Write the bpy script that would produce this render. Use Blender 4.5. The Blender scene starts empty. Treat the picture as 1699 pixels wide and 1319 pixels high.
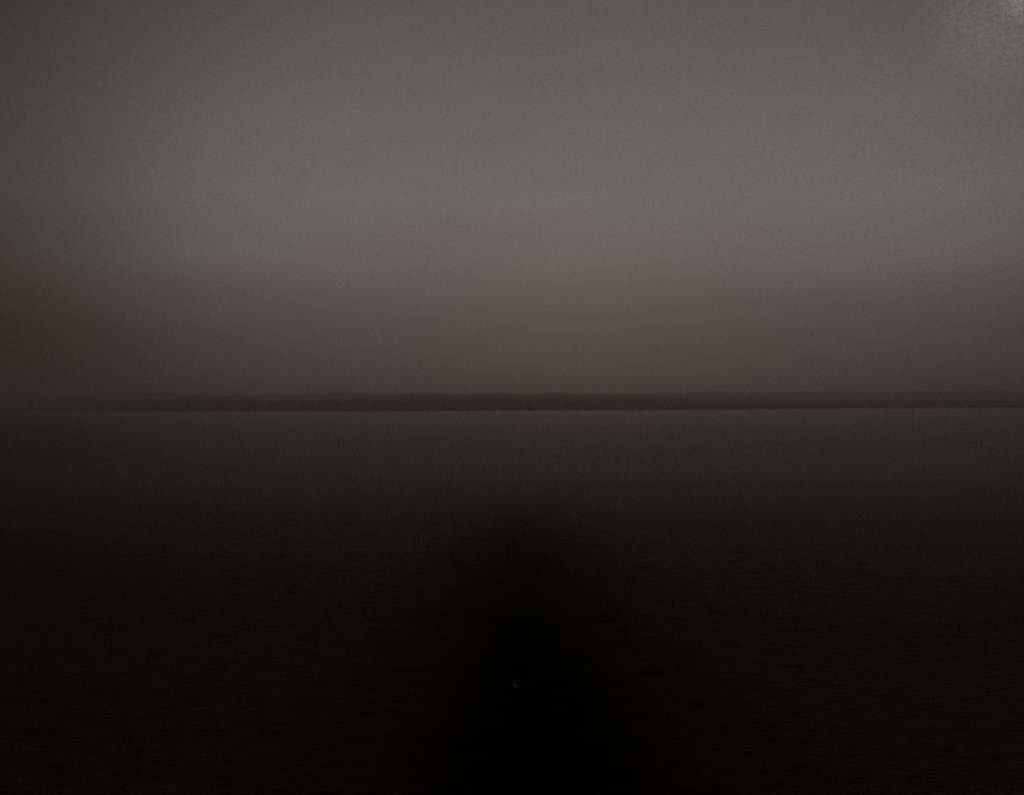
import bpy, math
import numpy as np
from mathutils import Vector, Matrix

D2R = math.radians
sc = bpy.context.scene
COL = sc.collection
RNG = np.random.default_rng(11)

# ------------------------------------------------------------------ camera
CAM_H = 30.0
cam_d = bpy.data.cameras.new('camera')
cam = bpy.data.objects.new('camera', cam_d)
COL.objects.link(cam)
cam_d.sensor_fit = 'HORIZONTAL'
cam_d.sensor_width = 36.0
cam_d.lens = 20.1
cam_d.clip_start = 0.5
cam_d.clip_end = 120000.0
PITCH, ROLL = 0.83, -0.20
cam.matrix_world = (Matrix.Translation((0, 0, CAM_H))
                    @ Matrix.Rotation(D2R(90 + PITCH), 4, 'X')
                    @ Matrix.Rotation(D2R(ROLL), 4, 'Z'))
sc.camera = cam

# ------------------------------------------------------------------ view
sc.view_settings.view_transform = 'Standard'
sc.view_settings.look = 'None'
sc.view_settings.exposure = 0.0
sc.view_settings.gamma = 1.0
sc.view_settings.use_curve_mapping = False
sc.cycles.use_denoising = False
sc.cycles.max_bounces = 4
sc.cycles.volume_bounces = 1


class NT:
    """small helper around a node tree"""
    def __init__(self, tree):
        self.t = tree

    def new(self, kind, **kw):
        n = self.t.nodes.new(kind)
        for k, v in kw.items():
            setattr(n, k, v)
        return n

    def link(self, a, b):
        self.t.links.new(a, b)

    def _in(self, sock, v):
        if isinstance(v, bpy.types.NodeSocket):
            self.link(v, sock)
        else:
            sock.default_value = v

    def math(self, op, a, b=None, c=None, clamp=False):
        n = self.new('ShaderNodeMath', operation=op, use_clamp=clamp)
        self._in(n.inputs[0], a)
        if b is not None:
            self._in(n.inputs[1], b)
        if c is not None:
            self._in(n.inputs[2], c)
        return n.outputs[0]

    def vmul(self, v, xyz):
        n = self.new('ShaderNodeVectorMath', operation='MULTIPLY')
        self._in(n.inputs[0], v)
        self._in(n.inputs[1], xyz)
        return n.outputs[0]

    def scale(self, v, f):
        n = self.new('ShaderNodeVectorMath', operation='SCALE')
        self._in(n.inputs[0], v)
        self._in(n.inputs['Scale'], f)
        return n.outputs[0]

    def noise(self, vec, scale, detail=3.0, rough=0.5):
        n = self.new('ShaderNodeTexNoise')
        self._in(n.inputs['Vector'], vec)
        n.inputs['Scale'].default_value = scale
        n.inputs['Detail'].default_value = detail
        n.inputs['Roughness'].default_value = rough
        return n.outputs['Fac']

    def ramp(self, fac, stops, interp='EASE'):
        n = self.new('ShaderNodeValToRGB')
        cr = n.color_ramp
        cr.interpolation = interp
        while len(cr.elements) < len(stops):
            cr.elements.new(0.5)
        for e, (p, c) in zip(cr.elements, stops):
            e.position = p
            e.color = (*c, 1.0) if len(c) == 3 else (c[0],) * 3 + (1.0,)
        self._in(n.inputs[0], fac)
        return n.outputs[0]

    def mix(self, f, a, b):
        n = self.new('ShaderNodeMix', data_type='RGBA')
        self._in(n.inputs[0], f)
        self._in(n.inputs[6], a)
        self._in(n.inputs[7], b)
        return n.outputs[2]


# ------------------------------------------------------------------ sky
SUN_EL, SUN_AZ = 9.0, 8.0          # veiled sun ahead, a little to the right
world = bpy.data.worlds.new('World')
sc.world = world
world.use_nodes = True
w = NT(world.node_tree)
world.node_tree.nodes.clear()
co = w.new('ShaderNodeTexCoord')
nrm = w.new('ShaderNodeVectorMath', operation='NORMALIZE')
w.link(co.outputs['Generated'], nrm.inputs[0])
dirv = nrm.outputs[0]
sep = w.new('ShaderNodeSeparateXYZ')
w.link(dirv, sep.inputs[0])
# the cloud sheet lies in long rolls parallel to the far shore
run = w.math('SQRT', w.math('ADD', w.math('MULTIPLY', sep.outputs[1], sep.outputs[1]),
                            w.math('MULTIPLY', w.math('MULTIPLY', sep.outputs[0], sep.outputs[0]), 0.22)))
elev = w.math('DIVIDE', w.math('ARCTAN2', w.math('MAXIMUM', sep.outputs[2], 0.0), run), math.pi / 2)

lay = lambda deg: deg / 90.0
# slow, flat layers of stratus that push the gradient up and down a little
flat = w.vmul(dirv, (1.0, 1.0, 5.0))
wav = w.noise(flat, 1.6, 4.0, 0.55)
elev2 = w.math('ADD', elev, w.math('MULTIPLY', w.math('SUBTRACT', wav, 0.5), 0.022))
grad = w.ramp(elev2, [
    (lay(0.0), (.060, .047, .040)),
    (lay(2.2), (.066, .052, .045)),
    (lay(7.3), (.083, .068, .060)),
    (lay(11.0), (.106, .092, .082)),
    (lay(14.0), (.131, .119, .108)),
    (lay(20.0), (.152, .144, .133)),
    (lay(27.0), (.135, .130, .121)),
    (lay(36.0), (.099, .097, .092)),
    (lay(52.0), (.051, .050, .046)),
    (lay(90.0), (.022, .023, .021)),
], 'LINEAR')
# glow of the sun behind the cloud sheet
ax = Vector((math.sin(D2R(7)) * math.cos(D2R(13)), math.cos(D2R(7)) * math.cos(D2R(13)), math.sin(D2R(13))))
dp = w.new('ShaderNodeVectorMath', operation='DOT_PRODUCT')
w.link(dirv, dp.inputs[0])
dp.inputs[1].default_value = ax
ang = w.math('DIVIDE', w.math('ARCCOSINE', w.math('MINIMUM', dp.outputs['Value'], 0.99999)), math.pi)
glow = w.ramp(ang, [
    (0.0, (1.0,)), (20 / 180, (1.0,)), (28 / 180, (.97,)), (35 / 180, (.86,)),
    (42 / 180, (.57,)), (49 / 180, (.34,)), (66 / 180, (.28,)), (1.0, (.25,))], 'B_SPLINE')
cloud = w.noise(flat, 3.2, 5.0, 0.6)
fine = w.noise(w.vmul(dirv, (1.0, 1.0, 1.6)), 230.0, 2.0, 0.8)
mod = w.math('ADD', w.math('MULTIPLY', w.math('SUBTRACT', cloud, 0.5), 0.16), 1.0)
mod2 = w.math('ADD', w.math('MULTIPLY', w.math('SUBTRACT', fine, 0.5), 0.52), 1.0)
hue = w.noise(flat, 2.3, 2.0, 0.5)
tint = w.mix(w.math('MULTIPLY_ADD', w.math('SUBTRACT', hue, 0.5), 0.7, 0.5, clamp=True),
             (1.03, 0.985, 0.97, 1), (0.975, 1.01, 1.0, 1))
g = w.new('ShaderNodeMix', data_type='RGBA', blend_type='MULTIPLY')
g.inputs[0].default_value = 1.0
w.link(grad, g.inputs[6])
w.link(tint, g.inputs[7])
# speckled glare painted into the sky colour, high on the right
glare_dir = Vector((880, 950, 700)).normalized()
dp2 = w.new('ShaderNodeVectorMath', operation='DOT_PRODUCT')
w.link(dirv, dp2.inputs[0])
dp2.inputs[1].default_value = glare_dir
a2 = w.math('DIVIDE', w.math('ARCCOSINE', w.math('MINIMUM', dp2.outputs['Value'], 0.99999)), math.pi)
near = w.ramp(a2, [(0.0, (1.0,)), (1.0 / 180, (.6,)), (2.2 / 180, (.2,)), (7 / 180, (0.0,))], 'EASE')
glare_speckle = w.noise(w.vmul(dirv, (1.0, 1.0, 1.4)), 230.0, 3.0, 0.85)
glare_gain = w.math('MULTIPLY_ADD', w.math('MULTIPLY', near, w.math('MULTIPLY_ADD', glare_speckle, 4.6, -1.5)), 2.0, 1.0)
# dust-coloured murk low on the left
dl = Vector((-900, 950, 110)).normalized()
dp3 = w.new('ShaderNodeVectorMath', operation='DOT_PRODUCT')
w.link(dirv, dp3.inputs[0])
dp3.inputs[1].default_value = dl
a3 = w.math('DIVIDE', w.math('ARCCOSINE', w.math('MINIMUM', dp3.outputs['Value'], 0.99999)), math.pi)
murk = w.ramp(a3, [(0.0, (1.0,)), (5 / 180, (.6,)), (11 / 180, (0.0,))], 'EASE')
warm = w.new('ShaderNodeMix', data_type='RGBA', blend_type='MULTIPLY')
w.link(murk, warm.inputs[0])
w.link(g.outputs[2], warm.inputs[6])
warm.inputs[7].default_value = (1.08, .96, .72, 1)
colr = w.scale(warm.outputs[2], w.math('MULTIPLY', glare_gain, w.math('MULTIPLY', w.math('MULTIPLY', glow, mod), mod2)))
bg_cloud = w.new('ShaderNodeBackground')
w.link(colr, bg_cloud.inputs[0])
sky = w.new('ShaderNodeTexSky', sky_type='NISHITA')
sky.sun_disc = False
sky.sun_elevation = D2R(SUN_EL)
sky.sun_rotation = D2R(SUN_AZ)
sky.dust_density = 5.0
bg_sky = w.new('ShaderNodeBackground')
bg_sky.inputs[1].default_value = 0.05
w.link(sky.outputs[0], bg_sky.inputs[0])
ms = w.new('ShaderNodeMixShader')
ms.inputs[0].default_value = 0.995        # cloud cover
w.link(bg_sky.outputs[0], ms.inputs[1])
w.link(bg_cloud.outputs[0], ms.inputs[2])
wo = w.new('ShaderNodeOutputWorld')
w.link(ms.outputs[0], wo.inputs[0])

# the sun, all but lost behind the cloud
sd = bpy.data.lights.new('sun', 'SUN')
sd.energy = 0.002
sd.angle = D2R(60)
sd.color = (1.0, 0.9, 0.8)
so = bpy.data.objects.new('sun', sd)
COL.objects.link(so)
sv = Vector((math.sin(D2R(SUN_AZ)) * math.cos(D2R(SUN_EL)), math.cos(D2R(SUN_AZ)) * math.cos(D2R(SUN_EL)), math.sin(D2R(SUN_EL))))
so.rotation_euler = sv.to_track_quat('Z', 'Y').to_euler()


def mat(name):
    m = bpy.data.materials.new(name)
    m.use_nodes = True
    m.node_tree.nodes.clear()
    return m, NT(m.node_tree)


def out(nt, surf=None, vol=None):
    o = nt.new('ShaderNodeOutputMaterial')
    if surf:
        nt.link(surf, o.inputs[0])
    if vol:
        nt.link(vol, o.inputs[1])


def mesh_np(name, verts, quads, m, smooth=True):
    me = bpy.data.meshes.new(name)
    me.vertices.add(len(verts))
    me.vertices.foreach_set('co', np.ascontiguousarray(verts, dtype=np.float32).ravel())
    n = len(quads)
    me.loops.add(n * 4)
    me.loops.foreach_set('vertex_index', np.ascontiguousarray(quads, dtype=np.int32).ravel())
    me.polygons.add(n)
    me.polygons.foreach_set('loop_start', np.arange(0, n * 4, 4, dtype=np.int32))
    me.polygons.foreach_set('use_smooth', np.full(n, smooth, dtype=bool))
    me.update(calc_edges=True)
    me.validate()
    me.materials.append(m)
    o = bpy.data.objects.new(name, me)
    COL.objects.link(o)
    return o


def grid_quads(nr, nc, wrap=False):
    r = np.arange(nr - 1)[:, None]
    c = np.arange(nc if wrap else nc - 1)[None, :]
    c2 = (c + 1) % nc
    return np.stack([r * nc + c, r * nc + c2, (r + 1) * nc + c2, (r + 1) * nc + c], -1).reshape(-1, 4)


# ------------------------------------------------------------------ sea
m_sea, s = mat('sea_water')
tc = s.new('ShaderNodeNewGeometry')
P = tc.outputs['Position']
sp = s.new('ShaderNodeSeparateXYZ')
s.link(P, sp.inputs[0])
# dark reflection painted as a black strip, plus painted brown darkening of closer water
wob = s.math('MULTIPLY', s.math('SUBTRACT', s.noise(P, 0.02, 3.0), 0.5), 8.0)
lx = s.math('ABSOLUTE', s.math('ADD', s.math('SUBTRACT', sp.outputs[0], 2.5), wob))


def smooth(v, a, b):
    mr = s.new('ShaderNodeMapRange', interpolation_type='SMOOTHSTEP')
    s.link(v, mr.inputs[0])
    mr.inputs[1].default_value = a
    mr.inputs[2].default_value = b
    mr.inputs[3].default_value = 1.0
    mr.inputs[4].default_value = 0.0
    return mr.outputs[0]


dark_reflection = s.math('MULTIPLY', smooth(lx, 0.0, 30.0), smooth(sp.outputs[1], 40.0, 235.0))
viewer_side = smooth(sp.outputs[1], 45.0, 265.0)

b1 = s.noise(s.vmul(P, (0.22, 0.9, 1.0)), 1.0, 3.0, 0.55)
b2 = s.noise(s.vmul(P, (1.1, 3.4, 1.0)), 1.0, 3.0, 0.6)
patch = s.noise(s.vmul(P, (0.012, 0.03, 1.0)), 1.0, 2.0)
h = s.math('ADD', s.math('MULTIPLY', b1, 0.85), s.math('MULTIPLY', b2, 0.7))
bump = s.new('ShaderNodeBump')
bump.inputs['Strength'].default_value = 1.0
s.link(s.math('MULTIPLY', s.math('ADD', s.math('MULTIPLY', patch, 0.15), 1.0),
              1.0), bump.inputs['Distance'])
s.link(h, bump.inputs['Height'])
pb = s.new('ShaderNodeBsdfPrincipled')
pb.inputs['Base Color'].default_value = (.010, .008, .005, 1)
pb.inputs['Roughness'].default_value = 0.22
pb.inputs['IOR'].default_value = 1.33
s.link(bump.outputs[0], pb.inputs['Normal'])
painted_dark = s.new('ShaderNodeBsdfPrincipled')
s.link(s.mix(dark_reflection, (.140, .085, .005, 1), (.0012, .0012, .001, 1)), painted_dark.inputs['Base Color'])
painted_dark.inputs['Roughness'].default_value = 0.95
painted_dark.inputs['IOR'].default_value = 1.2
s.link(bump.outputs[0], painted_dark.inputs['Normal'])
near_dark = s.math('MULTIPLY', viewer_side, 0.62)  # darkening towards the viewer, put into the water colour
cover = s.math('SUBTRACT', 1.0, s.math('MULTIPLY', s.math('SUBTRACT', 1.0, near_dark), s.math('SUBTRACT', 1.0, dark_reflection)))
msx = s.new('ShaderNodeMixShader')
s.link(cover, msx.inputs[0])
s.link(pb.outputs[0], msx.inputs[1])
s.link(painted_dark.outputs[0], msx.inputs[2])
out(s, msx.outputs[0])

# polar sheet, fine ahead of the viewpoint, coarse behind it
front = np.radians(np.linspace(-55, 55, 700))
back = np.radians(np.linspace(55, 305, 90)[1:-1])
th = np.concatenate([front, back])
rad = np.concatenate([[0.01, 6.0], np.geomspace(12.0, 34.0, 40)[:-1], np.geomspace(34.0, 1300.0, 960), np.geomspace(1300.0, 25000.0, 90)[1:]])
R, T = np.meshgrid(rad, th, indexing='ij')
X, Y = R * np.sin(T), R * np.cos(T)
Z = np.zeros_like(X)
step = R * 0.0045
for k in range(46):
    wl = 1.3 * (4.2 / 1.3) ** RNG.random()
    a = RNG.normal(0.05, 0.30)
    kx, ky = math.sin(a) * 2 * math.pi / wl, math.cos(a) * 2 * math.pi / wl
    amp = 0.0050 * wl ** 0.9
    fade = np.clip(wl / (step * 3.0) - 1.0, 0, 1)
    Z += amp * fade * np.sin(kx * X + ky * Y + RNG.random() * 6.28)
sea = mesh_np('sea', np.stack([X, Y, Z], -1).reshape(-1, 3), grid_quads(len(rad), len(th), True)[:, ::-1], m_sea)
sea['kind'] = 'structure'

# ------------------------------------------------------------------ far shore
m_land, s = mat('far_shore_ground')
P = s.new('ShaderNodeNewGeometry').outputs['Position']
n1 = s.noise(s.vmul(P, (0.35, 1.0, 3.0)), 0.004, 6.0, 0.6)
pb = s.new('ShaderNodeBsdfPrincipled')
s.link(s.ramp(n1, [(0.3, (.16, .12, .095)), (0.5, (.24, .185, .15)), (0.7, (.36, .28, .23))]), pb.inputs['Base Color'])
pb.inputs['Roughness'].default_value = 0.95
out(s, pb.outputs[0])

from mathutils import noise as mn


def coast():
    NX, NY = 1100, 90
    xs = np.linspace(-14000, 14000, NX)
    t = np.linspace(0, 1, NY) 
    V = np.zeros((NY, NX, 3))
    for i, x in enumerate(xs):
        shore = 3450 + 1900 * (1 - math.exp(-(x / 3600.0) ** 2)) + 40 * mn.noise(Vector((x * .002, 3, 0))) + 10 * mn.noise(Vector((x * .012, 1, 0)))
        a0 = 28.5 / shore
        for j in range(NY):
            t_ = t[j]
            y = shore * (1 + 1.7 * t_ ** 1.3)
            rise = t_ ** 0.8
            base = CAM_H + y * (-a0 - 0.0006 + (a0 + 0.0222) * rise)
            f = min(1.0, t_ * 4)
            nz = mn.fractal(Vector((x * .0009, y * .0012, 0.3)), 1.0, 2.1, 5)
            nz2 = mn.noise(Vector((x * .012, y * .02, 5)))
            V[j, i] = (x, y, base + f * (30 * nz + 8.0 * nz2))
    return V


V = coast()
land = mesh_np('hills', V.reshape(-1, 3), grid_quads(V.shape[0], V.shape[1])[:, ::-1][:, ::-1], m_land)
land['kind'] = 'structure'

# ------------------------------------------------------------------ floats added in place of pale dust specks
m_speck_float, s = mat('speck_float_white')
P = s.new('ShaderNodeTexCoord').outputs['Object']
pb = s.new('ShaderNodeBsdfPrincipled')
n = s.noise(P, 18.0, 4.0)
s.link(s.ramp(n, [(0.35, (.62, .60, .54)), (0.6, (.82, .81, .78))]), pb.inputs['Base Color'])
pb.inputs['Roughness'].default_value = 0.45
out(s, pb.outputs[0])
m_rope, s = mat('wet_rope')
P = s.new('ShaderNodeTexCoord').outputs['Object']
pb = s.new('ShaderNodeBsdfPrincipled')
s.link(s.ramp(s.noise(P, 60.0, 2.0), [(0.3, (.05, .045, .03)), (0.7, (.16, .14, .10))]), pb.inputs['Base Color'])
pb.inputs['Roughness'].default_value = 0.8
out(s, pb.outputs[0])


def lathe(name, prof, seg, m, parent):
    a = np.linspace(0, 2 * math.pi, seg, endpoint=False)
    v = np.array([[r * math.cos(q), r * math.sin(q), z] for r, z in prof for q in a])
    o = mesh_np(name, v, grid_quads(len(prof), seg, True), m)
    o.parent = parent
    return o


def torus_bits(c, rx, rz, tr, seg=14, sub=6):
    v = []
    for i in range(seg):
        a = 2 * math.pi * i / seg
        for j in range(sub):
            b = 2 * math.pi * j / sub
            r = 1 + tr / rx * math.cos(b)
            v.append((c[0] + rx * r * math.cos(a), c[1] + tr * math.sin(b), c[2] + rz * r * math.sin(a)))
    q = [(i * sub + j, i * sub + (j + 1) % sub, ((i + 1) % seg) * sub + (j + 1) % sub, ((i + 1) % seg) * sub + j)
         for i in range(seg) for j in range(sub)]
    return np.array(v), np.array(q)


def speck_float(loc, sc_, label):
    e = bpy.data.objects.new('speck_float', None)
    COL.objects.link(e)
    e.location = loc
    e['label'] = label
    e['category'] = 'float'
    e['group'] = 'small floats added in place of pale specks'
    R0 = 0.16 * sc_
    prof = [(0.002, -R0)] + [(R0 * math.sin(p), -R0 * math.cos(p)) for p in np.linspace(.15, math.pi - .35, 14)] + \
           [(R0 * .32, R0 * 1.02), (R0 * .24, R0 * 1.22), (R0 * .02, R0 * 1.24)]
    lathe('speck_float_body', prof, 22, m_speck_float, e)
    v, q = torus_bits((0, 0, R0 * 1.36), R0 * .2, R0 * .2, R0 * .05)
    mesh_np('speck_float_eyelet', v, q, m_speck_float).parent = e
    v, q = torus_bits((0, 0, 0), R0 * 1.01, R0 * 1.01, R0 * .04, 20, 6)
    mesh_np('rope', v, q, m_rope).parent = e
    return e


def water_point(px, py, z=0.0):
    """point of the water seen at a pixel of the 1699x1319 photograph"""
    f = cam_d.lens / 36.0 * 1699
    d = cam.matrix_world.to_3x3() @ Vector(((px - 849.5) / f, -(py - 659.5) / f, -1.0))
    k = (z - CAM_H) / d.z
    return Vector((d.x * k, d.y * k, z))


speck_float(water_point(855, 1138), 0.95, 'brighter white float added in place of a pale dust speck, lower of the two')
speck_float(water_point(899, 1020), 0.62, 'fainter smaller white float added in place of a second dust speck, farther out')

# ------------------------------------------------------------------ haze
m_haze, s = mat('sea_haze')
pv = s.new('ShaderNodeVolumePrincipled')
pv.inputs['Color'].default_value = (.95, .87, .80, 1)
pv.inputs['Density'].default_value = 1 / 7500.0
pv.inputs['Anisotropy'].default_value = 0.8
out(s, vol=pv.outputs[0])
hx, hy0, hy1, z0, z1 = 26000.0, -26000.0, 26000.0, -4.0, 262.0
v = np.array([(x, y, z) for z in (z0, z1) for y in (hy0, hy1) for x in (-hx, hx)])
q = np.array([(0, 2, 3, 1), (4, 5, 7, 6), (0, 1, 5, 4), (2, 6, 7, 3), (0, 4, 6, 2), (1, 3, 7, 5)])
hz = mesh_np('haze', v, q, m_haze, False)
hz['kind'] = 'stuff'
